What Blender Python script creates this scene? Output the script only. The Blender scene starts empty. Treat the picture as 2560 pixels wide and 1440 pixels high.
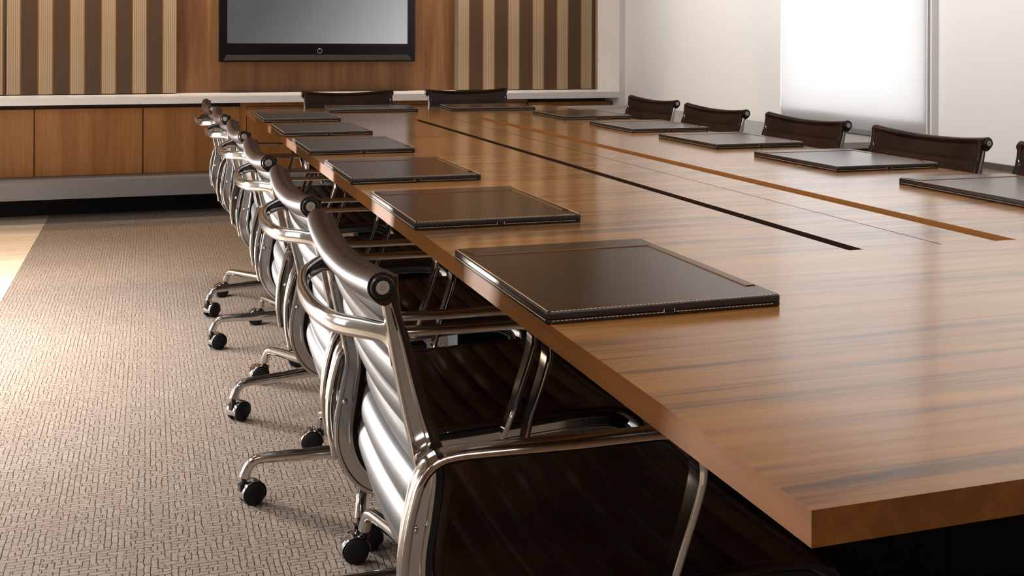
import bpy, bmesh, math, random
from mathutils import Vector, Matrix
random.seed(7)
sc = bpy.context.scene
COL = sc.collection
R = math.radians
PI = math.pi

# ------------------------------------------------------------------ materials
def new_mat(name):
    m = bpy.data.materials.new(name); m.use_nodes = True
    nt = m.node_tree
    b = nt.nodes['Principled BSDF']
    return m, nt, b
def srgb(r, g, b):
    f = lambda c: (c/255/12.92) if c/255 <= .04045 else ((c/255+.055)/1.055)**2.4
    return (f(r), f(g), f(b), 1)
def simple(name, col, rough=.5, metal=0., spec=.5, **kw):
    m, nt, b = new_mat(name)
    b.inputs['Base Color'].default_value = col
    b.inputs['Roughness'].default_value = rough
    b.inputs['Metallic'].default_value = metal
    b.inputs['Specular IOR Level'].default_value = spec
    for k, v in kw.items(): b.inputs[k].default_value = v
    return m
def N(nt, t, **kw):
    n = nt.nodes.new(t)
    for k, v in kw.items(): setattr(n, k, v)
    return n
def ramp(nt, stops, interp='LINEAR'):
    n = nt.nodes.new('ShaderNodeValToRGB')
    cr = n.color_ramp; cr.interpolation = interp
    while len(cr.elements) > 1: cr.elements.remove(cr.elements[-1])
    cr.elements[0].position = stops[0][0]; cr.elements[0].color = stops[0][1]
    for p, c in stops[1:]:
        e = cr.elements.new(p); e.color = c
    return n
def mapping(nt, scale, loc=(0, 0, 0), rot=(0, 0, 0), coord='Object'):
    tc = N(nt, 'ShaderNodeTexCoord'); mp = N(nt, 'ShaderNodeMapping')
    mp.inputs['Scale'].default_value = scale
    mp.inputs['Location'].default_value = loc
    mp.inputs['Rotation'].default_value = rot
    nt.links.new(tc.outputs[coord], mp.inputs['Vector'])
    return mp
def noise(nt, vec, scale, detail=4, rough=.55, dist=0.):
    n = N(nt, 'ShaderNodeTexNoise')
    n.inputs['Scale'].default_value = scale
    n.inputs['Detail'].default_value = detail
    n.inputs['Roughness'].default_value = rough
    n.inputs['Distortion'].default_value = dist
    nt.links.new(vec, n.inputs['Vector'])
    return n
def math_node(nt, op, a, b=None, v=None):
    n = N(nt, 'ShaderNodeMath', operation=op)
    nt.links.new(a, n.inputs[0])
    if b is not None: nt.links.new(b, n.inputs[1])
    if v is not None: n.inputs[1].default_value = v
    return n
def bump(nt, h, b, strength, dist=.002):
    n = N(nt, 'ShaderNodeBump')
    n.inputs['Strength'].default_value = strength
    n.inputs['Distance'].default_value = dist
    nt.links.new(h, n.inputs['Height'])
    nt.links.new(n.outputs['Normal'], b.inputs['Normal'])
    return n

def wood(name, grain, stops, rough=.35, spec=.5, fine=.35, seed=0., coat=0., coatr=.1, freq=1., mid=.5):
    """grain: 'X', 'Y' or 'Z' - direction the grain runs in"""
    m, nt, b = new_mat(name)
    def sc3(l, a): return {'X': (l, a, a), 'Y': (a, l, a), 'Z': (a, a, l)}[grain]
    def lay(l, a, det, ro, di, sh):
        mp = mapping(nt, sc3(l, a*freq), loc=(seed+sh, seed*1.7+sh, seed*.3+sh))
        return noise(nt, mp.outputs[0], 1., det, ro, di)
    n1 = lay(.6, 9., 5, .62, .5, 0)
    n3 = lay(2., 56., 5, .66, .5, 3.3)
    n2 = lay(3., 210., 2, .6, .1, 7.1)
    def cen(n, k):
        q = math_node(nt, 'SUBTRACT', n.outputs['Fac'], v=.5)
        return math_node(nt, 'MULTIPLY', q.outputs[0], v=k)
    s1 = math_node(nt, 'ADD', cen(n1, 1.).outputs[0], cen(n3, mid*1.6).outputs[0])
    s2 = math_node(nt, 'ADD', s1.outputs[0], cen(n2, fine).outputs[0])
    s3 = math_node(nt, 'ADD', s2.outputs[0], v=.5)
    r = ramp(nt, stops)
    nt.links.new(s3.outputs[0], r.inputs[0])
    nt.links.new(r.outputs[0], b.inputs['Base Color'])
    b.inputs['Roughness'].default_value = rough
    b.inputs['Specular IOR Level'].default_value = spec
    b.inputs['Coat Weight'].default_value = coat
    b.inputs['Coat Roughness'].default_value = coatr
    b.inputs['Coat IOR'].default_value = 1.6
    bump(nt, n2.outputs['Fac'], b, .03, .0006)
    return m

M = {}
WT = [(.18, srgb(70, 43, 20)), (.34, srgb(108, 69, 31)), (.47, srgb(147, 96, 42)), (.62, srgb(166, 111, 50)), (.85, srgb(178, 123, 60))]
M['table'] = wood('walnut_tabletop', 'X', WT, rough=.42, spec=.4, fine=.18, mid=.62, coat=1., coatr=.15)
WE = [(.3, srgb(78, 42, 18)), (.5, srgb(122, 72, 34)), (.7, srgb(150, 92, 48))]
M['edge'] = wood('walnut_edge_band', 'Y', [(.2, srgb(74, 43, 17)), (.5, srgb(106, 64, 27)), (.8, srgb(128, 82, 38))], rough=.6, spec=.1, seed=2.2, fine=.15, mid=.3)
M['slotwall'] = wood('lit_walnut_slot_edge', 'Y', [(.2, srgb(150, 92, 44)), (.8, srgb(186, 120, 62))], rough=.45, spec=.3, seed=6.2, fine=.1, mid=.2)  # brightened walnut: light falling on the slot wall put into the colour
WC = [(.2, srgb(102, 63, 27)), (.45, srgb(134, 86, 38)), (.58, srgb(146, 97, 48)), (.8, srgb(168, 118, 66))]
M['cabinet'] = wood('walnut_cabinet_veneer', 'Z', WC, rough=.42, spec=.35, seed=3.1, fine=.14, freq=.8, mid=.25)
WP = [(.2, srgb(80, 50, 29)), (.45, srgb(106, 70, 41)), (.6, srgb(120, 83, 50)), (.8, srgb(142, 104, 68))]
M['panel'] = wood('walnut_wall_veneer', 'Z', WP, rough=.42, spec=.35, seed=8.4, fine=.18, mid=.25)
M['cabinet_dark'] = simple('shadow_gap_brown', srgb(112, 80, 60), .6)
M['endwood'] = wood('dark_walnut_low_cabinet', 'Z', [(.3, srgb(70, 42, 22)), (.55, srgb(100, 64, 36)), (.75, srgb(128, 88, 52))], rough=.65, spec=.15, seed=1.)
M['white'] = simple('white_lacquer', srgb(226, 222, 220), .28, spec=.5)
M['slab'] = simple('pale_grey_lacquer', srgb(118, 114, 113), .4)
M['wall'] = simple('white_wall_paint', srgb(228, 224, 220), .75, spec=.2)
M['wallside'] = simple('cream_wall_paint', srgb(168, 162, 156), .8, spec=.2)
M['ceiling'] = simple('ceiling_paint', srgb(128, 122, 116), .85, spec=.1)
M['black'] = simple('black_laminate', (.0022, .0022, .0026, 1), .55, spec=.12)
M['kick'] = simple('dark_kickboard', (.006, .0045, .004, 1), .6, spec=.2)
M['plastic'] = simple('black_plastic', (.006, .006, .007, 1), .42, spec=.35)
M['rubber'] = simple('black_caster_tread', (.007, .007, .008, 1), .6, spec=.25)
M['steel'] = simple('brushed_steel', srgb(176, 170, 164), .32, 1.)
M['disc'] = simple('satin_nickel', srgb(188, 178, 170), .4, .5)
M['alu'] = simple('polished_aluminium', srgb(214, 211, 208), .11, 1.)
M['chrome'] = simple('chrome', srgb(222, 221, 222), .05, 1.)
M['tvframe'] = simple('gloss_black_television', (.003, .003, .004, 1), .18, spec=.4)
M['tvbar'] = simple('smoked_speaker_bar', srgb(30, 26, 26), .35, spec=.4)

def leather(name, c1, c2, rough=.38, spec=.45, scale=140, bs=.12, var=.02):
    m, nt, b = new_mat(name)
    mp = mapping(nt, (1, 1, 1))
    n1 = noise(nt, mp.outputs[0], 9, 4, .6)
    r = ramp(nt, [(.35, c1), (.68, c2)])
    nt.links.new(n1.outputs['Fac'], r.inputs[0])
    nt.links.new(r.outputs[0], b.inputs['Base Color'])
    v = N(nt, 'ShaderNodeTexVoronoi'); v.inputs['Scale'].default_value = scale*3
    nt.links.new(mp.outputs[0], v.inputs['Vector'])
    n2 = noise(nt, mp.outputs[0], scale, 3, .6)
    ad = math_node(nt, 'ADD', n2.outputs['Fac'], v.outputs['Distance'])
    bump(nt, ad.outputs[0], b, bs, .0008)
    rr = ramp(nt, [(.3, (rough-var*.5,)*3+(1,)), (.7, (rough+var*.5,)*3+(1,))])
    nt.links.new(n1.outputs['Fac'], rr.inputs[0])
    nt.links.new(rr.outputs[0], b.inputs['Roughness'])
    b.inputs['Specular IOR Level'].default_value = spec
    return m
M['leather'] = leather('brown_chair_leather', srgb(39, 24, 15), srgb(54, 33, 21), .38, .2, var=.05)
M['seatleather'] = M['leather']
M['backing'] = simple('satin_grey_sling_backing', srgb(66, 63, 62), .40, 0., spec=.2)
M['pad'] = leather('dark_brown_pad_leather', srgb(56, 37, 21), srgb(62, 41, 24), .22, .55, 220, .02, var=.01)
M['padside'] = leather('black_brown_pad_edge_leather', srgb(30, 20, 18), srgb(42, 29, 25), .36, .5, 180, .12)
M['thread'] = simple('cream_thread', srgb(226, 196, 160), .7, spec=.1)
M['padseam'] = simple('tan_pad_seam', srgb(150, 100, 58), .5)

# carpet : woven loop pile made of short vertical and horizontal ridges
def carpet():
    m, nt, b = new_mat('woven_loop_carpet')
    def bricks(rot, w, h, sx):
        mp = mapping(nt, (1, 1, 1), rot=(0, 0, rot))
        wob = noise(nt, mp.outputs[0], 55, 2, .5)
        vm = N(nt, 'ShaderNodeVectorMath', operation='SCALE'); vm.inputs['Scale'].default_value = .009
        nt.links.new(wob.outputs['Color'], vm.inputs[0])
        va = N(nt, 'ShaderNodeVectorMath', operation='ADD')
        nt.links.new(mp.outputs[0], va.inputs[0]); nt.links.new(vm.outputs[0], va.inputs[1])
        bt = N(nt, 'ShaderNodeTexBrick')
        bt.offset = .5
        bt.inputs['Color1'].default_value = (1, 1, 1, 1); bt.inputs['Color2'].default_value = (.82, .82, .82, 1)
        bt.inputs['Mortar'].default_value = (0, 0, 0, 1)
        bt.inputs['Scale'].default_value = 1.
        bt.inputs['Brick Width'].default_value = w
        bt.inputs['Row Height'].default_value = h
        bt.inputs['Mortar Size'].default_value = .0016
        bt.inputs['Mortar Smooth'].default_value = .9
        nt.links.new(va.outputs[0], bt.inputs['Vector'])
        return bt
    b1 = bricks(0, .036, .0135, 1); b2 = bricks(PI/2, .036, .0135, 1)
    mpc = mapping(nt, (1, 1, 1))
    vo = N(nt, 'ShaderNodeTexVoronoi'); vo.inputs['Scale'].default_value = 34.
    vo.distance = 'CHEBYCHEV'
    nt.links.new(mpc.outputs[0], vo.inputs['Vector'])
    sep = N(nt, 'ShaderNodeSeparateColor'); nt.links.new(vo.outputs['Color'], sep.inputs[0])
    gt = math_node(nt, 'GREATER_THAN', sep.outputs[0], v=.5)
    mx = N(nt, 'ShaderNodeMix', data_type='RGBA')
    nt.links.new(gt.outputs[0], mx.inputs['Factor'])
    nt.links.new(b1.outputs['Color'], mx.inputs[6]); nt.links.new(b2.outputs['Color'], mx.inputs[7])
    nf = noise(nt, mpc.outputs[0], 420, 2, .6)
    nl = noise(nt, mpc.outputs[0], 2.2, 3, .5)
    # height
    bw = N(nt, 'ShaderNodeRGBToBW'); nt.links.new(mx.outputs[2], bw.inputs[0])
    nfm = math_node(nt, 'MULTIPLY', nf.outputs['Fac'], v=1.0)
    h = math_node(nt, 'ADD', bw.outputs[0], nfm.outputs[0])
    rc = ramp(nt, [(.25, srgb(84, 71, 61)), (.62, srgb(126, 111, 99)), (.85, srgb(153, 137, 124)), (1., srgb(168, 152, 139))])
    hs = math_node(nt, 'MULTIPLY', h.outputs[0], v=.58)
    nt.links.new(hs.outputs[0], rc.inputs[0])
    hsv = N(nt, 'ShaderNodeHueSaturation')
    vr = N(nt, 'ShaderNodeMapRange'); vr.inputs['To Min'].default_value = .9; vr.inputs['To Max'].default_value = 1.1
    nt.links.new(nl.outputs['Fac'], vr.inputs['Value']); nt.links.new(vr.outputs[0], hsv.inputs['Value'])
    nt.links.new(rc.outputs[0], hsv.inputs['Color'])
    nt.links.new(hsv.outputs[0], b.inputs['Base Color'])
    b.inputs['Roughness'].default_value = .95
    b.inputs['Specular IOR Level'].default_value = .08
    bump(nt, h.outputs[0], b, .8, .005)
    return m
M['carpet'] = carpet()
M['lightfloor'] = wood('pale_boarded_floor', 'X', [(.3, srgb(186, 164, 142)), (.5, srgb(204, 184, 162)), (.7, srgb(216, 198, 178))], rough=.4, seed=5.5, fine=.2)

# striped wall fabric
def stripes():
    m, nt, b = new_mat('striped_wall_fabric')
    tc = N(nt, 'ShaderNodeTexCoord')
    sp = N(nt, 'ShaderNodeSeparateXYZ'); nt.links.new(tc.outputs['Object'], sp.inputs[0])
    P_ = .1885
    ph = math_node(nt, 'DIVIDE', sp.outputs[0], v=P_)
    fr = math_node(nt, 'FRACT', ph.outputs[0])
    # broad stripe: 0-.03 rust edge, .03-.47 beige pinstripes, .47-.5 rust, rest dark brown
    br = ramp(nt, [(0., srgb(128, 84, 46)), (.035, srgb(158, 128, 98)), (.455, srgb(110, 76, 46)), (.49, srgb(74, 57, 42))], 'CONSTANT')
    nt.links.new(fr.outputs[0], br.inputs[0])
    fl = math_node(nt, 'MULTIPLY', sp.outputs[0], v=1/.01245)
    ff = math_node(nt, 'FRACT', fl.outputs[0])
    lr = ramp(nt, [(0., srgb(156, 124, 100)), (.3, srgb(166, 146, 114)), (.55, srgb(136, 126, 104)), (.8, srgb(128, 106, 88)), (1., srgb(156, 124, 100))])
    nt.links.new(ff.outputs[0], lr.inputs[0])
    g1 = math_node(nt, 'GREATER_THAN', fr.outputs[0], v=.035)
    g2 = math_node(nt, 'LESS_THAN', fr.outputs[0], v=.455)
    g = math_node(nt, 'MULTIPLY', g1.outputs[0], g2.outputs[0])
    mx = N(nt, 'ShaderNodeMix', data_type='RGBA')
    nt.links.new(g.outputs[0], mx.inputs['Factor'])
    nt.links.new(br.outputs[0], mx.inputs[6]); nt.links.new(lr.outputs[0], mx.inputs[7])
    nt.links.new(mx.outputs[2], b.inputs['Base Color'])
    b.inputs['Roughness'].default_value = .85; b.inputs['Specular IOR Level'].default_value = .15
    mp = mapping(nt, (1, 1, 1)); n = noise(nt, mp.outputs[0], 500, 2)
    bump(nt, n.outputs['Fac'], b, .15, .001)
    return m
M['stripes'] = stripes()

def screen():
    m, nt, b = new_mat('lit_grey_screen')
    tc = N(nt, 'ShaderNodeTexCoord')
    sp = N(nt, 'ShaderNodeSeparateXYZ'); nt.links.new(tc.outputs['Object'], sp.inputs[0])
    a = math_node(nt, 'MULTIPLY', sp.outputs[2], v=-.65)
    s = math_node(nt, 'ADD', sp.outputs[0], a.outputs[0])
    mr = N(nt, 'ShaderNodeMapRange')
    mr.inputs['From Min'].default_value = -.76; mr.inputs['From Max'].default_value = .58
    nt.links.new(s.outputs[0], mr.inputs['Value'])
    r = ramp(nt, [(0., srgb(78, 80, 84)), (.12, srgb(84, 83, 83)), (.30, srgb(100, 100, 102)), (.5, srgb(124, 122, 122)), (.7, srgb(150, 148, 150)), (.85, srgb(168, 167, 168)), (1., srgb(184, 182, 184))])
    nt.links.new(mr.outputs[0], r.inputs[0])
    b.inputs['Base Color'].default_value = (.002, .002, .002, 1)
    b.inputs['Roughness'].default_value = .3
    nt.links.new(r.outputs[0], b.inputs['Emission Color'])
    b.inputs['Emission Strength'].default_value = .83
    M['_screen_em'] = b
    return m
M['screen'] = screen()

def blind():
    m = bpy.data.materials.new('translucent_blind_fabric'); m.use_nodes = True
    nt = m.node_tree; nt.nodes.clear()
    out = N(nt, 'ShaderNodeOutputMaterial')
    d = N(nt, 'ShaderNodeBsdfDiffuse'); d.inputs['Color'].default_value = srgb(224, 219, 214)
    t = N(nt, 'ShaderNodeBsdfTranslucent')
    mp = mapping(nt, (1, 30, 240))
    n = noise(nt, mp.outputs[0], 1., 3, .6)
    r = ramp(nt, [(.3, (.53, .55, .57, 1)), (.7, (.60, .62, .64, 1))])
    nt.links.new(n.outputs['Fac'], r.inputs[0]); nt.links.new(r.outputs[0], t.inputs['Color'])
    mx = N(nt, 'ShaderNodeMixShader'); mx.inputs[0].default_value = .52
    nt.links.new(d.outputs[0], mx.inputs[1]); nt.links.new(t.outputs[0], mx.inputs[2])
    nt.links.new(mx.outputs[0], out.inputs['Surface'])
    return m
M['blind'] = blind()

# ------------------------------------------------------------------ mesh helpers
def box(bm, x0, x1, y0, y1, z0, z1, mi=0):
    v = [bm.verts.new(p) for p in ((x0,y0,z0),(x1,y0,z0),(x1,y1,z0),(x0,y1,z0),(x0,y0,z1),(x1,y0,z1),(x1,y1,z1),(x0,y1,z1))]
    for f in ((0,3,2,1),(4,5,6,7),(0,1,5,4),(1,2,6,5),(2,3,7,6),(3,0,4,7)):
        bm.faces.new([v[i] for i in f]).material_index = mi
def link(name, me, mats, parent=None, smooth=None):
    if not isinstance(mats, (list, tuple)): mats = [mats]
    for m in mats: me.materials.append(m)
    if smooth:
        for p in me.polygons: p.use_smooth = True
        if smooth is not True:
            me.set_sharp_from_angle(angle=smooth)
    o = bpy.data.objects.new(name, me); COL.objects.link(o)
    if parent: o.parent = parent
    return o
def obj(name, bm, mats, parent=None, bevel=0., smooth=None, seg=2):
    if bevel:
        bmesh.ops.bevel(bm, geom=[e for e in bm.edges if len(e.link_faces) == 2 and e.calc_face_angle(0) > .6], offset=bevel, segments=seg, affect='EDGES', profile=.5, clamp_overlap=True)
    bmesh.ops.recalc_face_normals(bm, faces=bm.faces)
    me = bpy.data.meshes.new(name); bm.to_mesh(me); bm.free()
    if smooth is None and bevel: smooth = R(50)
    return link(name, me, mats, parent, smooth)
def boxes(name, lst, mats, parent=None, bevel=0., seg=2):
    bm = bmesh.new()
    for b in lst: box(bm, *b)
    return obj(name, bm, mats, parent, bevel, seg=seg)
def empty(name, loc=(0,0,0), rz=0.):
    o = bpy.data.objects.new(name, None); COL.objects.link(o)
    o.location = loc; o.rotation_euler = (0, 0, rz); o.empty_display_size = .1
    return o
def tag(o, label, cat, group=None):
    o['label'] = label; o['category'] = cat
    if group: o['group'] = group
    return o
def struct(o): o['kind'] = 'structure'; return o
def copy_tree(o, parent=None):
    c = o.copy(); COL.objects.link(c)
    if parent: c.parent = parent
    for ch in list(o.children): copy_tree(ch, c)
    return c
def cr(pts, n):
    """catmull-rom through tuples, n samples per span"""
    P = [Vector(p) for p in pts]; D = len(P[0]); out = []
    for i in range(len(P)-1):
        p0 = P[i-1] if i else P[0]*2-P[1]; p1 = P[i]; p2 = P[i+1]
        p3 = P[i+2] if i+2 < len(P) else P[-1]*2-P[-2]
        for k in range(n):
            t = k/n
            out.append(.5*((2*p1)+(p2-p0)*t+(2*p0-5*p1+4*p2-p3)*t*t+(3*p1-p0-3*p2+p3)*t**3))
    out.append(P[-1]); return out
def loft(bm, rings, close=True, caps=True, mi=0):
    V = [[bm.verts.new(p) for p in r] for r in rings]
    n = len(V[0])
    for a, b in zip(V[:-1], V[1:]):
        for i in range(n if close else n-1):
            j = (i+1) % n
            bm.faces.new((a[i], a[j], b[j], b[i])).material_index = mi
    if caps and close:
        bm.faces.new(list(reversed(V[0]))).material_index = mi; bm.faces.new(V[-1]).material_index = mi
    return V
def sweep(bm, path, sec, up=Vector((0,1,0)), caps=True):
    """path: list of Vector; sec(i,t)-> list of (a,b): a along side axis (up), b along normal"""
    rings = []; n = len(path)
    for i, p in enumerate(path):
        t = (path[min(i+1, n-1)]-path[max(i-1, 0)]).normalized()
        s = (up-t*up.dot(t)).normalized(); nn = t.cross(s)
        rings.append([p+s*a+nn*b for a, b in sec(i, i/(n-1))])
    return loft(bm, rings, True, caps)
def ell(a, b, n=14, pw=1.):
    out = []
    for k in range(n):
        t = 2*PI*k/n; c, s = math.cos(t), math.sin(t)
        out.append((a*math.copysign(abs(c)**pw, c), b*math.copysign(abs(s)**pw, s)))
    return out
def lathe(bm, prof, n=24, mat=None, mi=0):
    """prof: (r,z) list, about z; mat: transform"""
    rings = []
    for r, z in prof:
        rings.append([Vector((max(r, 1e-5)*math.cos(2*PI*k/n), max(r, 1e-5)*math.sin(2*PI*k/n), z)) for k in range(n)])
    if mat is not None: rings = [[mat @ p for p in r] for r in rings]
    loft(bm, rings, True, True, mi)

# ================================================================== THE ROOM
XR, XL, YB, YN, ZC = 3.21, -2.25, 7.76, -2.6, 2.65
struct(boxes('floor', [(-.575, 3.6, YN, 7.9, -.08, 0)], M['carpet']))
struct(boxes('floor.001', [(XL-.3, -.575, YN, 7.9, -.08, 0)], M['lightfloor']))
# ceiling with a long slot for the recessed linear lamp in front of the cabinets
SX0, SX1, SY0, SY1 = -2.1, .35, 5.80, 6.085
struct(boxes('ceiling', [(XL-.3, 3.6, YN-.2, SY0, ZC, ZC+.1), (XL-.3, 3.6, SY1, 7.9, ZC, ZC+.1), (XL-.3, SX0, SY0, SY1, ZC, ZC+.1), (SX1, 3.6, SY0, SY1, ZC, ZC+.1),
    (SX0, SX1, SY0-.03, SY0, ZC+.1, ZC+.62), (SX0, SX1, SY1, SY1+.03, ZC+.1, ZC+.62), (SX0-.03, SX0, SY0-.03, SY1+.03, ZC+.1, ZC+.62), (SX1, SX1+.03, SY0-.03, SY1+.03, ZC+.1, ZC+.62), (SX0-.03, SX1+.03, SY0-.03, SY1+.03, ZC+.62, ZC+.65)], M['ceiling']))
struct(boxes('wall_front', [(XL-.3, 3.6, YN-.15, YN, 0, ZC)], M['panel']))
# right wall with the window opening
WY0, WY1, WZ0, WZ1 = 4.0, 5.17, .742, 2.35
struct(boxes('wall_right', [(XR, XR+.05, YN, WY0, 0, ZC), (XR, XR+.05, WY1, 7.9, 0, ZC), (XR, XR+.05, WY0, WY1, 0, WZ0), (XR, XR+.05, WY0, WY1, WZ1, ZC)], M['wall']))
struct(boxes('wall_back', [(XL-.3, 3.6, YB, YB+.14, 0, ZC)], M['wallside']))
# window_1 : frame in the right opening
w1 = struct(empty('window_1', (XR+.09, (WY0+WY1)/2, WZ0)))
hw, hh = (WY1-WY0)/2, WZ1-WZ0
boxes('window_frame', [(-.03, .03, -hw-.05, -hw, -.05, hh+.05), (-.03, .03, hw, hw+.05, -.05, hh+.05), (-.03, .03, -hw, hw, -.05, 0), (-.03, .03, -hw, hw, hh, hh+.05)], M['white'], w1, .004)
# left wall with three window openings (outside the picture, they light the room)
LW = [(2.2, 3.2, .25, 1.5), (4.6, 6.1, .10, 1.5)]
lst = []; y = YN
for a, b, z0, z1 in LW:
    lst += [(XL-.2, XL, y, a, 0, ZC), (XL-.2, XL, a, b, 0, z0), (XL-.2, XL, a, b, z1, ZC)]; y = b
lst.append((XL-.2, XL, y, 7.9, 0, ZC))
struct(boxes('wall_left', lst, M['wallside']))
for k, (a, b, z0, z1) in enumerate(LW):
    w = struct(empty('window_%d' % (k+2), (XL-.1, (a+b)/2, z0)))
    hw, hh = (b-a)/2, z1-z0
    boxes('window_frame', [(-.03, .03, -hw, -hw+.05, 0, hh), (-.03, .03, hw-.05, hw, 0, hh), (-.03, .03, -hw+.05, hw-.05, 0, .05), (-.03, .03, -hw+.05, hw-.05, hh-.05, hh)], M['white'], w, .004)

# ------------------------------------------------------------------ back wall joinery
tag(boxes('wood_wall_panel', [(.17, 2.12, 7.73, YB, .728, 2.6)], M['panel']), 'walnut veneered wall panel behind the television', 'wall panel')
def fabric(x0, x1, x_org, label):
    o = boxes('striped_fabric_panel', [(x0-x_org, x1-x_org, -.05, .05, 0, 1.85)], M['stripes'], None, .003)
    o.location = (x_org, 7.65, .734)
    return tag(o, label, 'wall panel', 'striped fabric panels on the back wall')
fabric(-.848, .178, -.855, 'brown and beige striped fabric panel left of the television')
fabric(-1.9, -.852, -1.9, 'striped fabric panel cut off by the left edge of the photo')
fabric(2.094, 3.142, 2.087, 'brown and beige striped fabric panel right of the television')
fabric(3.145, 3.165, 3.14, 'narrow beige pinstriped strip against the white side return')
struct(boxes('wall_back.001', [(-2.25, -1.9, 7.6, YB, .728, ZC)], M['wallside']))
# white worktop and white side return make one continuous frame
wt = boxes('worktop', [(-2.2, 3.165, 7.2, YB, .686, .728)], M['white'], None, .003)
tag(wt, 'long white worktop running under the striped panels', 'worktop')
struct(boxes('trim_1', [(3.165, XR, 7.2, YB, 0, ZC)], M['wall'], None, .002))
# cabinets
def cab_unit(name, x0, x1, label, door=None, gap=True, drawer=False):
    e = empty(name, ((x0+x1)/2, 7.5, .245)); w = (x1-x0)/2
    zt = .441 if not gap else .441
    boxes('body', [(-w, w, -.165, .2, 0, .440)] if not gap else [(-w, w, -.165, .2, 0, .402), (-w, w, -.05, .2, .402, .440)], M['cabinet_dark'], e)
    dw = w-.003
    top = .411
    boxes('door', [(-dw, dw, -.19, -.167, .002, top)], M['cabinet'], e, .0015)
    return tag(e, label, 'cabinet', 'walnut cabinets under the worktop')
cab_unit('cabinet_unit', -1.29, -.659, 'walnut cabinet front cut off by the left photo edge')
cab_unit('cabinet_unit', -.659, -.031, 'walnut cabinet front second from the left under the worktop')
cab_unit('cabinet_unit', -.031, .563, 'walnut cabinet front behind the row of silver chair backs')
cab_unit('cabinet_unit', 2.518, 3.155, 'walnut cabinet front at the right end of the worktop')
mid = empty('cabinet_unit', (1.54, 7.5, .245))
boxes('body', [(-.975, .975, -.165, .2, 0, .440)], M['cabinet_dark'], mid)
boxes('face_frame', [(-.977, -.94, -.195, -.166, 0, .440), (-.94, .975, -.195, -.166, .412, .440)], M['cabinet'], mid, .001)
for k in range(3):
    a = -.936+k*.637
    boxes('door', [(a, a+.631, -.19, -.167, .002, .408)], M['cabinet'], mid, .0015)
tag(mid, 'framed walnut cabinet behind the far end of the table', 'cabinet', 'walnut cabinets under the worktop')
tag(boxes('floating_shelf', [(-2.2, 3.165, 7.05, 7.7, .138, .2445)], M['slab'], None, .002), 'thick grey shelf slab below the cabinet fronts, above the kickboard', 'shelf')
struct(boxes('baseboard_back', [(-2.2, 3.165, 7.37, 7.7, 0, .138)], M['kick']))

# television
tv = empty('television', (1.118, 7.718, .937))
boxes('back_shell', [(-.62, .62, -.03, .005, .06, .76)], M['plastic'], tv, .01)
boxes('bezel', [(-.67, -.617, -.085, -.03, 0, .82), (.617, .67, -.085, -.03, 0, .82), (-.617, .617, -.085, -.03, 0, .125), (-.617, .617, -.085, -.03, .775, .82)], M['tvframe'], tv, .003)
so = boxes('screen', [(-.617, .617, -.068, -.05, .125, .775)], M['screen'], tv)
bm = bmesh.new()
loft(bm, [[Vector((s*(.642 if z < .02 else .622), y, z)) for (y, z) in ((-.1, .012), (-.085, .048), (-.08, .048), (-.08, .006))] for z in (.01,) for s in (-1, 1)], True, True)
obj('speaker_bar', bm, M['tvbar'], tv)
bm = bmesh.new()
rings = []
for k in range(25):
    t = 2*PI*k/24
    rings.append([Vector(((.0155+.0022*math.cos(q))*math.cos(t), -.0865+.002*math.sin(q), .074+(.0155+.0022*math.cos(q))*math.sin(t))) for q in (0, PI/2, PI, 3*PI/2)])
loft(bm, rings, True, False)
obj('power_button', bm, M['steel'], tv, smooth=True)
tag(tv, 'wall mounted black television with a lit grey screen', 'television')

# roller blind over the right window
rb = empty('roller_blind', (XR-.022, 4.56, .664))
bm = bmesh.new()
ys = [-.585+1.15*i/24 for i in range(25)]; zs = [0, .02, .05, .1, .3, .8, 1.3, 1.78]
V = [[bm.verts.new((.004*math.sin(y*7)*math.exp(-z*2), y, z)) for y in ys] for z in zs]
for a, b in zip(V[:-1], V[1:]):
    for i in range(24): bm.faces.new((a[i], a[i+1], b[i+1], b[i]))
bmesh.ops.solidify(bm, geom=bm.faces[:], thickness=.0008)
obj('fabric', bm, M['blind'], rb, smooth=R(40))
boxes('hem_bar', [(-.008, .008, -.587, .567, -.012, .008)], M['slab'], rb, .004)
boxes('side_channel', [(-.012, .03, -.632, -.622, -.0, 1.78), (-.012, .03, -.606, -.598, 0, 1.78)], M['white'], rb, .002)
bm = bmesh.new(); lathe(bm, [(.0, -.6), (.03, -.6), (.03, .58), (0, .58)], 16, Matrix.Translation((.005, 0, 1.8)) @ Matrix.Rotation(-PI/2, 4, 'X')); obj('roller_tube', bm, M['slab'], rb, smooth=R(40))
tag(rb, 'pale translucent roller blind glowing over the right hand window', 'blind')

# low furniture along the right wall
lc = empty('low_credenza', (2.915, 5.62, 0))
boxes('carcass', [(-.27, .28, -1.48, 1.38, .06, .618)], M['endwood'], lc, .002)
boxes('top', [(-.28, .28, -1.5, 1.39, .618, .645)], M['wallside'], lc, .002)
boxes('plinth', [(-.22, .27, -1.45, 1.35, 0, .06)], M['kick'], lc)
tag(lc, 'low cabinet with a pale top under the window', 'cabinet')
lb = empty('low_bench', (2.95, 1.55, 0))
boxes('carcass', [(-.24, .255, -2.3, 2.3, .05, .555)], M['endwood'], lb, .002)
boxes('top', [(-.25, .255, -2.3, 2.3, .555, .58)], wood('brown_bench_top', 'Y', [(.3, srgb(104, 86, 74)), (.7, srgb(138, 116, 100))], rough=.4, seed=2.), lb, .002)
boxes('upstand', [(.235, .255, -2.3, 2.3, .58, .603)], simple('grey_brown_skirting', srgb(84, 72, 65), .6), lb)
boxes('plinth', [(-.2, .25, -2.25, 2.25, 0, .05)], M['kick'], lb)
tag(lb, 'low brown ledge along the right wall, behind the nearest right hand chairs', 'bench')

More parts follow.
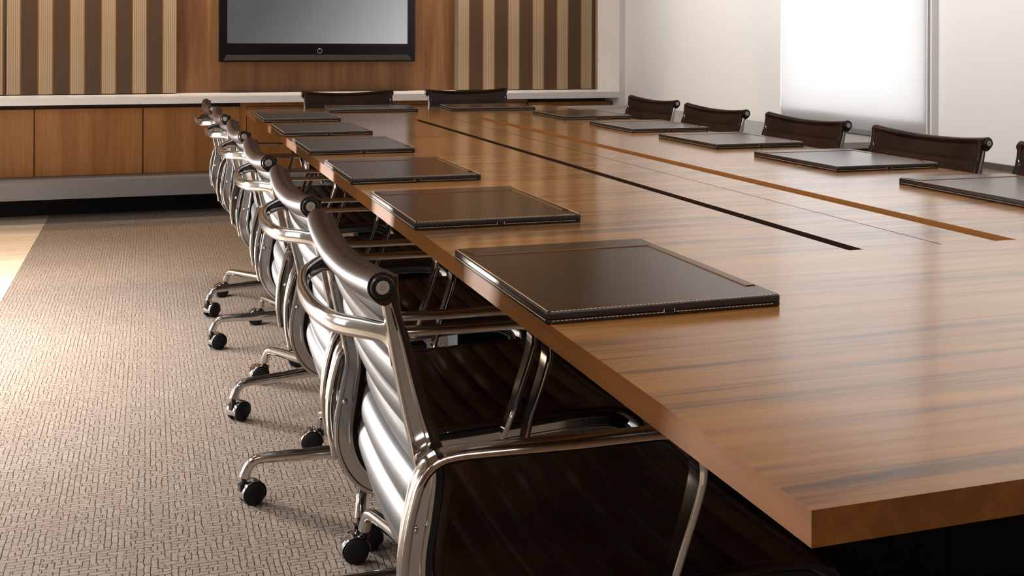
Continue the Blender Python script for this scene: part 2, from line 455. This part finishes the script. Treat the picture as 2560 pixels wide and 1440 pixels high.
# ================================================================== CONFERENCE TABLE
T = empty('conference_table', (1.18, 2.96, 0))
TX0, TX1, TY0, TY1 = .432-1.18, 1.93-1.18, .655-2.96, 5.27-2.96
ZT0, ZT1 = .734, .76
g0, g1, g2, g3 = 1.027-1.18, 1.053-1.18, 1.303-1.18, 1.347-1.18
s0, s1 = 1.458-2.96, 4.44-2.96
bm = bmesh.new()
# one slab with a rectangular cut-out, as a ring of quads
xs = [TX0, g0, g3, TX1]; yy = [TY0, s0, s1, TY1]
def grid(z):
    return [[bm.verts.new((x, y, z)) for x in xs] for y in yy]
gt, gb = grid(ZT1), grid(ZT0)
for j in range(3):
    for i in range(3):
        if i == 1 and j == 1: continue
        bm.faces.new((gt[j][i], gt[j][i+1], gt[j+1][i+1], gt[j+1][i]))
        bm.faces.new((gb[j][i], gb[j+1][i], gb[j+1][i+1], gb[j][i+1]))
loop = [(0,0),(0,1),(0,2),(0,3),(1,3),(2,3),(3,3),(3,2),(3,1),(3,0),(2,0),(1,0)]
for a, b in zip(loop, loop[1:]+loop[:1]):
    bm.faces.new((gt[a[0]][a[1]], gb[a[0]][a[1]], gb[b[0]][b[1]], gt[b[0]][b[1]]))
lp2 = [(1,1),(1,2),(2,2),(2,1)]
for a, b in zip(lp2, lp2[1:]+lp2[:1]):
    bm.faces.new((gt[a[0]][a[1]], gt[b[0]][b[1]], gb[b[0]][b[1]], gb[a[0]][a[1]]))
bmesh.ops.bevel(bm, geom=[e for e in bm.edges if len(e.link_faces) == 2 and e.calc_face_angle(0) > .6], offset=.0012, segments=2, affect='EDGES')
bm.normal_update()
for f in bm.faces:
    if abs(f.normal.z) < .4:
        c = f.calc_center_median()
        f.material_index = 2 if (g0-.005 < c.x < g3+.005 and s0-.005 < c.y < s1+.005) else 1
obj('tabletop', bm, [M['table'], M['edge'], M['slotwall']], T, smooth=R(40))
M['lidedge'] = simple('shaded_lid_edge', srgb(44, 26, 14), .5, spec=.25)  # shade inside the narrow gap painted onto the lid sides
for x0, x1 in ((g1, 1.1975-1.18), (1.2005-1.18, g2)):
    bm = bmesh.new(); box(bm, x0, x1, s0+.0006, s1-.0006, ZT1-.018, ZT1); bm.normal_update()
    for f in bm.faces: f.material_index = 0 if f.normal.z > .5 else 1
    obj('cable_lid', bm, [M['table'], M['lidedge']], T)
boxes('cable_trough', [(g0-.02, g3+.02, s0-.02, s1+.02, ZT0-.07, ZT0-.06), (g0-.02, g0-.008, s0-.02, s1+.02, ZT0-.06, ZT0-.0005), (g3+.008, g3+.02, s0-.02, s1+.02, ZT0-.06, ZT0-.0005),
    (g0-.008, g3+.008, s0-.02, s0-.008, ZT0-.06, ZT0-.0005), (g0-.008, g3+.008, s1+.008, s1+.02, ZT0-.06, ZT0-.0005)], M['black'], T)
for k in range(5): boxes('lid_support', [(g0-.008, g3+.008, s0+.3+k*.6, s0+.33+k*.6, ZT0-.06, ZT1-.018)], M['black'], T)
for yc in (1.47, 2.95, 4.45):
    for sx in (-1, 1):
        boxes('panel_leg', [(.0015 if sx > 0 else -.38, .38 if sx > 0 else -.0015, yc-2.96-.05, yc-2.96+.05, 0, ZT0-.001)], M['black'], T, .002)
boxes('beam', [(-.06, .06, 1.52-2.96, 2.9-2.96, .5, .6), (-.06, .06, 3.0-2.96, 4.4-2.96, .5, .6)], M['black'], T)
tag(T, 'long walnut conference table with cable slots down its middle', 'table')

# ================================================================== DESK PADS
def make_pad():
    w, h, t = .303, .40, .0135
    e = empty('desk_pad')
    bm = bmesh.new()
    def rr(x0, x1, y0, y1, r, z, n=5):
        out = []
        for cx, cy, a0 in ((x1-r, y1-r, 0), (x0+r, y1-r, PI/2), (x0+r, y0+r, PI), (x1-r, y0+r, 3*PI/2)):
            for k in range(n): a = a0+PI/2*k/(n-1); out.append(Vector((cx+r*math.cos(a), cy+r*math.sin(a), z)))
        return out
    loft(bm, [rr(.001, w-.001, .001, h-.001, .005, 0), rr(0, w, 0, h, .006, .001), rr(0, w, 0, h, .006, .0048), rr(.0012, w-.0012, .0012, h-.0012, .005, .0055), rr(0, w, 0, h, .006, .0062),
              rr(0, w, 0, h, .006, t-.0015), rr(.0006, w-.0006, .0006, h-.0006, .0055, t-.0004), rr(.002, w-.002, .002, h-.002, .005, t)])
    obj('board', bm, M['padside'], e, smooth=R(50))
    bm = bmesh.new()
    loft(bm, [rr(.0035, w-.0035, .0035, h-.0035, .004, t-.0005), rr(.0035, w-.0035, .0035, h-.0035, .004, t+.0004)])
    obj('writing_surface', bm, M['pad'], e)
    # raised L-shaped pocket along the far and right edges
    bm = bmesh.new()
    x0, x1, y0, y1 = .0045, w-.0045, .055, h-.0045; fl, fr = .052, .012
    poly = [(x0+.012, y1-fl), (x1-fr, y1-fl), (x1-fr, y0), (x1, y0), (x1, y1), (x0, y1)]
    loft(bm, [[Vector((x, y, t+.0003)) for x, y in poly], [Vector((x, y, t+.0014)) for x, y in poly]])
    obj('pocket_strip', bm, M['pad'], e)
    bm = bmesh.new()
    for (a, b) in (((x0+.012, y1-fl), (x1-fr, y1-fl)), ((x1-fr, y1-fl), (x1-fr, y0))):
        if a[1] == b[1]: box(bm, a[0], b[0], a[1]-.0014, a[1], t+.0003, t+.0015)
        else: box(bm, a[0]-.0014, a[0], b[1], a[1], t+.0003, t+.0015)
    obj('pocket_edge', bm, M['padseam'], e)
    # stitching
    bm = bmesh.new()
    s, L, wd = .0052, .0036, .0005
    d = .0024
    n = int((w-.012)/s)
    for k in range(n):
        x = .006+k*s
        for y in (d, h-d): box(bm, x, x+L, y-wd, y+wd, t+.0002, t+.0009)
        if not .5*w-.006 < x < .5*w+.006:
            box(bm, x, x+L, -.0006, .0004, .0036, .0043); box(bm, x, x+L, h-.0004, h+.0006, .0036, .0043)
    for q in (.5*w-.006, .5*w+.0075): box(bm, q-.0005, q+.0005, -.0006, .0004, .0036, .0075)
    n = int((h-.012)/s)
    for k in range(n):
        y = .006+k*s
        for x in (d, w-d): box(bm, x-wd, x+wd, y, y+L, t+.0002, t+.0009)
        box(bm, -.0006, .0004, y, y+L, .0036, .0043); box(bm, w-.0004, w+.0006, y, y+L, .0036, .0043)
    obj('stitching', bm, M['thread'], e)['label'] = 'pale contrast stitching'
    return e
pad0 = make_pad(); used = [False]
def place_pad(x, y, rz, label, group):
    o = pad0 if not used[0] else copy_tree(pad0)
    used[0] = True
    o.location = (x, y, .7602); o.rotation_euler = (0, 0, rz)
    tag(o, label, 'desk pad', group)
ORD = ['nearest', 'second nearest', 'third nearest', 'fourth from the front', 'second furthest', 'furthest']
for k, y in enumerate((1.174, 1.826, 2.448, 3.110, 3.743, 4.402)):
    place_pad(.4285, y, 0, 'dark brown stitched leather desk pad, %s along the left table edge' % ORD[k], 'desk pads along the left side')
RL = ['desk pad at the right photo edge, nearest of the right hand pads', 'grey reflecting leather desk pad in front of the nearest whole right hand chair', 'leather desk pad in front of the second right hand chair', 'leather desk pad in front of the third right hand chair', 'dark leather desk pad furthest along the right table edge']
for k, y in enumerate((1.712, 2.345, 2.957, 3.565, 4.235)):
    place_pad(1.617, y, 0, RL[k], 'desk pads along the right side')
place_pad(.79, 5.245, -PI/2+R(-4), 'desk pad at the far table end, left of the two', 'desk pads at the far end')
place_pad(1.345, 5.215, -PI/2+R(-4), 'desk pad at the far table end, right of the two', 'desk pads at the far end')

# ================================================================== CHAIR
def make_chair():
    e = empty('conference_chair')
    # --- side frames
    rib = [(-.2775,.802,.005),(-.268,.762,.0075),(-.2575,.715,.009),(-.249,.680,.010),(-.2385,.640,.0115),(-.2345,.610,.012),(-.2405,.568,.0135),(-.2475,.522,.0138),(-.2455,.486,.0138),(-.231,.452,.0132),(-.204,.427,.0122),(-.16,.4170,.0115),(-.10,.416,.0105),(0,.420,.0095),(.10,.426,.009),(.18,.429,.009),(.235,.425,.0085),(.262,.410,.008),(.27,.394,.007)]
    rc = cr(rib, 5)
    for sd in (-1, 1):
        yo = sd*.222
        bm = bmesh.new()
        path = [Vector((p[0], yo, p[1])) for p in rc]
        def sec(i, t):
            w = rc[i][2]
            # I-shaped rail: beaded rims, recessed web
            return [(.0055, -w), (.0068, -w+.0012), (.0068, -w*.62), (.0042, -w*.5), (.0042, w*.5), (.0068, w*.62), (.0068, w-.0012), (.0055, w),
                    (-.0055, w), (-.0068, w-.0012), (-.0068, w*.62), (-.0042, w*.5), (-.0042, -w*.5), (-.0068, -w*.62), (-.0068, -w+.0012), (-.0055, -w)]
        sweep(bm, path, sec)
        f = obj('side_frame', bm, M['alu'], e, smooth=R(38))
        bm = bmesh.new(); gl = []
        for i, p in enumerate(rc[4:-6]):
            a_, b_ = rc[3+i], rc[5+i]
            t2 = Vector((b_[0]-a_[0], b_[1]-a_[1])).normalized(); n2 = Vector((-t2[1], t2[0]))
            if n2[0]+n2[1] < 0: n2 = -n2
            gl.append(Vector((p[0]+n2[0]*(p[2]+.0034), yo, p[1]+n2[1]*(p[2]+.0034))))
        sweep(bm, gl, lambda i, t: [(.0052, -.0034), (.0052, .0034), (-.0052, .0034), (-.0052, -.0034)])
        obj('rail_gasket', bm, M['plastic'], f)['label'] = 'black rubber gasket'
        for (x, z) in ((-.247, .556), (-.198, .422)):
            bm = bmesh.new()
            mt = Matrix.Translation((x, yo-.0115, z)) @ Matrix.Rotation(-PI/2, 4, 'X')
            lathe(bm, [(0, 0), (.0018, .0012), (.0038, .003), (.0048, .0066), (.0048, .0164), (.0038, .02), (.0018, .0218), (0, .023)], 14, mt)
            obj('screw', bm, M['chrome'], f, smooth=R(60))
    # --- upholstered sling, back and seat in one
    sl = [(-.271,.829),(-.268,.79),(-.2535,.743),(-.2395,.692),(-.2235,.645),(-.2095,.612),(-.2145,.567),(-.2205,.520),(-.2165,.484),(-.201,.460),(-.172,.4485),(-.12,.4435),(-.05,.4435),(.05,.446),(.14,.449),(.215,.449),(.262,.440),(.288,.419),(.293,.398)]
    dense = cr(sl, 30)
    arc = [0.]
    for a, b in zip(dense[:-1], dense[1:]): arc.append(arc[-1]+(b-a).length)
    step = .004; tot = arc[-1]; n = int(tot/step); pts = []
    j = 0
    for k in range(n+1):
        s = tot*k/n
        while j < len(arc)-2 and arc[j+1] < s: j += 1
        f = (s-arc[j])/max(1e-9, arc[j+1]-arc[j]); pts.append(dense[j].lerp(dense[j+1], min(1, f)))
    HW = .2135; lat = [-1+2*i/14 for i in range(15)]
    bm = bmesh.new(); front = []; back = []
    for k, p in enumerate(pts):
        s = tot*k/n
        t = (pts[min(k+1, n)]-pts[max(k-1, 0)]).normalized(); nn = Vector((-t[1], t[0]))   # towards the sitter
        if nn[0]+nn[1] < 0: nn = -nn
        u = abs(math.sin(PI*(s-.012)/.049)); th = .0020+.0058*u**.5; thb = .0020+.0082*u**.6
        rf, rbk = [], []
        for l in lat:
            sag = .010*(1-l*l); ed = 1 if abs(l) < .99 else .55
            c = Vector((p[0], 0, p[1]))+Vector((nn[0], 0, nn[1]))*(-sag if s < .42 else -sag*.9)
            dips = -.011*(1-l*l)*max(0, 1-s/.06)
            off = Vector((nn[0], 0, nn[1]))*th*ed
            rf.append(bm.verts.new(c+off+Vector((0, l*HW, dips)))); rbk.append(bm.verts.new(c-Vector((nn[0], 0, nn[1]))*thb*ed+Vector((0, l*HW, dips))))
        front.append(rf); back.append(rbk)
    for a, b in zip(front[:-1], front[1:]):
        for i in range(14): bm.faces.new((a[i], b[i], b[i+1], a[i+1])).material_index = 0
    for a, b in zip(back[:-1], back[1:]):
        for i in range(14): bm.faces.new((a[i], a[i+1], b[i+1], b[i])).material_index = 1
    for i in (0, 14):
        for k in range(n): bm.faces.new((front[k][i], back[k][i], back[k+1][i], front[k+1][i])).material_index = 0
    for k in (0, n):
        for i in range(14): bm.faces.new((front[k][i], front[k][i+1], back[k][i+1], back[k][i])).material_index = 0
    # thick leather edge rolls down both sides of the back
    for sd in (-1, 1):
        path = [Vector((p[0], sd*.2205, p[1]))+Vector((.0005, 0, 0)) for p in pts]
        tt = [(path[min(i+1, n)]-path[max(i-1, 0)]).normalized() for i in range(n+1)]
        def sec2(i, t):
            u = abs(math.sin(PI*(tot*i/n-.012)/.049)); q = .0044+.0016*u**.4
            return ell(.0085, q, 10, .7)
        V0 = sweep(bm, path, sec2)
    obj('upholstery', bm, [M['leather'], M['backing']], e, smooth=R(70))
    # --- head roll
    bm = bmesh.new(); rings = []
    for k in range(41):
        l = -1+2*k/40; y = l*.2325
        zc = .820-.0125*(1-l*l); xc = -.2845-.009*(1-l*l)
        r0 = .0158+.0006*math.sin(l*9)*.3; rg = []
        for q in range(22):
            a = 2*PI*q/22
            tear = 1+.36*max(0, math.cos(a-(-PI*.42)))**7      # little fold of leather hanging below the roll
            seam = 1-.045*math.exp(-((a-R(62))/.09)**2)
            rg.append(Vector((xc+r0*tear*seam*math.cos(a), y, zc+r0*tear*seam*math.sin(a))))
        rings.append(rg)
    loft(bm, rings)
    hr = obj('head_roll', bm, M['leather'], e, smooth=R(50))
    for sd in (-1, 1):
        mt = Matrix.Translation((-.2845, sd*.2315, .820)) @ Matrix.Rotation(-sd*PI/2, 4, 'X')
        bm = bmesh.new(); lathe(bm, [(0, 0), (.0128, 0), (.0130, .004), (.0118, .0062), (.0078, .0066), (.0076, .0052), (0, .0052)], 28, mt)
        obj('end_cap', bm, M['plastic'], hr, smooth=R(35))
        bm = bmesh.new(); lathe(bm, [(0, .0052), (.0074, .0052), (.0074, .0064), (.0068, .0070), (.0026, .0070), (.0023, .0060), (.0019, .0060), (.0017, .0074), (0, .0074)], 24, mt)
        obj('cap_disc', bm, M['disc'], hr, smooth=R(35))
    # --- bowed stretcher between the back uprights
    bm = bmesh.new()
    ap = [(-.266,-.216,.762),(-.271,-.205,.763),(-.292,-.180,.764),(-.316,-.135,.761),(-.328,-.07,.759),(-.331,0,.758),(-.328,.07,.759),(-.316,.135,.761),(-.292,.180,.764),(-.271,.205,.763),(-.266,.216,.762)]
    path = cr(ap, 5); n2 = len(path)
    def sec3(i, t):
        q = abs(2*t-1); fl = max(0, (q-.72)/.28)
        return ell(.0118+.024*fl**1.6, .0072-.001*fl, 14, .8)
    sweep(bm, path, sec3, up=Vector((0, 0, 1)))
    obj('back_stretcher', bm, M['alu'], e, smooth=R(50))
    # --- seat stretcher + tilt mechanism + column + hub
    bm = bmesh.new()
    path = cr([(-.02,-.216,.404),(0,-.17,.385),(.01,-.08,.362),(.01,0,.356),(.01,.08,.362),(0,.17,.385),(-.02,.216,.404)], 5)
    sweep(bm, path, lambda i, t: ell(.012+.012*abs(2*t-1)**3, .010, 12, .8), up=Vector((1, 0, 0)))
    obj('seat_stretcher', bm, M['alu'], e, smooth=R(50))
    bm = bmesh.new(); box(bm, -.05, .11, -.045, .045, .315, .352); obj('tilt_mechanism', bm, M['plastic'], e, .008)
    bm = bmesh.new(); lathe(bm, [(0, .135), (.021, .135), (.021, .24), (.015, .245), (.015, .316), (0, .316)], 22); obj('column', bm, M['chrome'], e, smooth=R(35))
    bm = bmesh.new(); lathe(bm, [(0, .082), (.032, .082), (.040, .09), (.040, .122), (.030, .133), (.024, .1345), (0, .1345)], 26); obj('base_hub', bm, M['alu'], e, smooth=R(35))
    # --- arms
    arm = [(-.2575,.470),(-.2645,.515),(-.263,.560),(-.2555,.598),(-.2475,.622),(-.233,.637),(-.212,.6425),(-.17,.6425),(-.08,.6400),(0,.6395),(.035,.638),(.060,.630),(.0755,.612),(.079,.588),(.0715,.555),(.055,.505),(.038,.450),(.032,.424)]
    ac = cr(arm, 6)
    for sd in (-1, 1):
        bm = bmesh.new()
        m = len(ac)
        path = []
        for i, p in enumerate(ac):
            t = i/(m-1)
            q = min(1, t/.12, (1-t)/.10)
            path.append(Vector((p[0], sd*(.2365+.0165*q*q*(3-2*q)), p[1])))
        def sec4(i, t):
            w = .0090+.0075*min(1, t/.22, (1-t)/.22)
            h = .0052
            return [(w, -h*.3), (w, h*.3), (w*.9, h*.72), (w*.72, h*.82), (w*.6, h*.66), (-w*.6, h*.66), (-w*.72, h*.82), (-w*.9, h*.72), (-w, h*.3), (-w, -h*.3), (-w*.8, -h), (w*.8, -h)]
        sweep(bm, path, sec4)
        obj('armrest', bm, M['alu'], e, smooth=R(42))
    # --- five legs with casters
    for k in range(5):
        a = PI+k*2*PI/5
        lg = bmesh.new()
        lp = cr([(.030,0,.102),(.10,0,.1025),(.18,0,.1035),(.262,0,.1055),(.286,0,.1035),(.300,0,.094),(.308,0,.079),(.313,0,.066)], 5)
        nn_ = len(lp)
        def sec5(i, t):
            x = lp[i][0]
            w = .0170-.0052*min(1, x/.27); h = .0175-.0055*min(1, x/.27)
            if x > .3: w = h = .0114+.0016*(x-.3)/.013
            return ell(w, h, 14, .85)
        sweep(lg, lp, sec5)
        L = obj('leg', lg, M['alu'], e, smooth=R(50)); L.rotation_euler = (0, 0, a)
        sw = [R(200), R(104), R(-75), R(20), R(70)][k]
        piv = Matrix.Translation((.3135, 0, 0)) @ Matrix.Rotation(sw, 4, 'Z')
        bm = bmesh.new()
        lathe(bm, [(0, .045), (.0065, .045), (.0065, .066), (0, .066)], 14, piv)
        box(bm, -.012, .012, -.007, .007, .036, .052)
        bm.verts.ensure_lookup_table()
        for v in bm.verts[-8:]: v.co = piv @ v.co
        obj('caster_stem', bm, M['plastic'], L)
        ax = piv @ Matrix.Translation((.019, 0, .0275)) @ Matrix.Rotation(-PI/2, 4, 'X')
        for sd in (-1, 1):
            bm = bmesh.new()
            pr = [(0, .006), (.0262, .006), (.0274, .008), (.0274, .0165), (.0262, .0195), (.0225, .0222), (.016, .0243), (.008, .0254), (0, .0256)]
            lathe(bm, [(r, sd*z) for r, z in pr], 30, ax)
            obj('caster_wheel', bm, M['rubber'], L, smooth=R(45))
        bm = bmesh.new(); rings = []
        for q in range(17):
            b = R(-25)+R(215)*q/16
            ring = []
            for (rr_, yy_) in ((.0290, -.0190), (.0302, -.0175), (.0306, 0), (.0302, .0175), (.0290, .0190), (.0284, .0175), (.0286, 0), (.0284, -.0175)):
                ring.append(piv @ Vector((.019+rr_*math.cos(b), yy_, .0275+rr_*math.sin(b))))
            rings.append(ring)
        loft(bm, rings)
        obj('caster_hood', bm, M['chrome'], L, smooth=R(45))
    return e
chair0 = make_chair(); used_c = [False]
def place_chair(x, y, rz, label, group, base=0.):
    o = chair0 if not used_c[0] else copy_tree(chair0)
    used_c[0] = True
    o.location = (x, y, 0); o.rotation_euler = (0, 0, rz)
    turn = base - place_chair.first          # legs are turned relative to the copied chair
    if o is chair0: turn = base; place_chair.first = base
    for ch in o.children:
        if ch.name.startswith('leg'): ch.rotation_euler.z += turn
    tag(o, label, 'chair', group)
    return o
place_chair.first = 0.
CO = ['nearest to the camera', 'second from the front', 'third from the front', 'fourth from the front', 'second furthest', 'furthest']
LB = [R(36), 0, 0., R(17), R(4), R(22)]
for k, (y, x) in enumerate(((1.388, .520), (1.985, .527), (2.636, .528), (3.315, .532), (4.02, .527), (4.585, .515))):
    place_chair(x, y, 0, 'brown leather and aluminium swivel chair, %s in the left row' % CO[k], 'chairs along the left side of the table', LB[k])
CR_ = ['brown leather chair cut off by the right photo edge', 'brown leather chair back nearest of the four whole ones on the right', 'brown leather chair back in front of the window blind, second on the right', 'brown leather chair back third from the front on the right side', 'brown leather chair back furthest along the right side, by the white wall']
for k, (y, x) in enumerate(((2.004, 1.795), (2.578, 1.788), (3.210, 1.806), (3.803, 1.790), (4.458, 1.838))):
    place_chair(x, y, PI, CR_[k], 'chairs along the right side of the table', R(36*(k % 2)))
for (cx, cy, r, lb) in ((.942, 5.472, R(10), 'brown leather chair at the far table end, left of the two'), (1.575, 5.545, R(12), 'brown leather chair at the far table end, right of the two')):
    rz = -PI/2+r; d = Vector((math.cos(rz), math.sin(rz)))
    place_chair(cx+d[0]*.285, cy+d[1]*.285, rz, lb, 'chairs at the far end of the table')

# ================================================================== LIGHT
W = bpy.data.worlds.new('World'); sc.world = W; W.use_nodes = True
bg = W.node_tree.nodes['Background']
bg.inputs['Color'].default_value = (.97, .985, 1., 1); bg.inputs['Strength'].default_value = 3.2
def area(name, loc, rot, sx, sy, e, col=(1,1,1), portal=False, spread=None):
    l = bpy.data.lights.new(name, 'AREA'); l.shape = 'RECTANGLE'; l.size = sx; l.size_y = sy; l.energy = e; l.color = col
    if portal: l.cycles.is_portal = True
    if spread: l.spread = spread
    o = bpy.data.objects.new(name, l); COL.objects.link(o); o.location = loc; o.rotation_euler = rot
    return o
for k, (a, b, z0, z1) in enumerate(LW):
    area('window_portal', (XL-.21, (a+b)/2, (z0+z1)/2), (0, -PI/2, 0), z1-z0, b-a, 1, portal=True)
area('window_portal', (XR+.13, (WY0+WY1)/2, (WZ0+WZ1)/2), (0, PI/2, 0), WZ1-WZ0, WY1-WY0, 1, portal=True)
# low hard daylight coming through the far left window
key = area('daylight_far_left', (XL-.05, 5.4, .42), (0, -PI/2, 0), .5, .14, 52, (1., .98, .96), spread=R(62))
key.rotation_euler = Vector((2.5, -2.6, .12)).to_track_quat('-Z', 'Y').to_euler()
# recessed linear lamp in the ceiling slot
area('ceiling_slot_lamp', ((SX0+SX1)/2, 5.93, ZC+.6), (0, 0, 0), SX1-SX0-.1, .03, 60, (1., .72, .42))
# warm ceiling lamps over the back wall niche
area('niche_lamp', (.6, 7.25, 2.45), (R(20), 0, 0), 4.6, .08, 24, (1., .88, .74), spread=R(75))
# unseen fill lamps added under the ceiling to brighten aisle and table
area('added_fill_aisle', (-1.95, 2.9, ZC-.02), (0, R(-14), 0), .45, 3.2, 112, (1., .985, .975), spread=R(165))
area('added_fill_aisle', (-1.05, 4.5, ZC-.02), (0, 0, 0), .9, 1.6, 52, (1., .965, .94), spread=R(72))
area('added_fill_table', (1.5, 2.6, ZC-.02), (0, 0, 0), 1.5, 3.6, 14, (1., .975, .955), spread=R(95))


area('added_wall_fill', (.9, 4.6, ZC-.03), (0, R(-64), 0), .15, 4.2, 20, (1., .985, .975), spread=R(58))  # unseen lamp, added to lift the right wall evenly

area('added_fill_front', (.2, -1.3, ZC-.02), (0, 0, 0), 2.4, 1., 40, (1., .985, .97))  # added behind the camera to lift faces turned towards it

# ================================================================== CAMERA
cd = bpy.data.cameras.new('Camera'); cam = bpy.data.objects.new('Camera', cd); COL.objects.link(cam)
F = 2767.; TH = math.atan((1280-371)/F)
cd.sensor_fit = 'HORIZONTAL'; cd.sensor_width = 36; cd.lens = F/2560*36
cd.shift_y = -(720-104)/2560
cd.clip_start = .05
cam.location = (0, 0, 1.08)
rot = Matrix.Rotation(-TH, 4, 'Z') @ Matrix.Rotation(PI/2, 4, 'X') @ Matrix.Rotation(.0035, 4, 'Z')
cam.rotation_euler = rot.to_euler()
sc.camera = cam
vs = sc.view_settings
sc.display_settings.display_device = 'sRGB'
vs.view_transform = 'Standard'; vs.look = 'None'; vs.exposure = .27; vs.gamma = 1.; vs.use_curve_mapping = False
sc.cycles.use_denoising = True
sc.cycles.max_bounces = 8
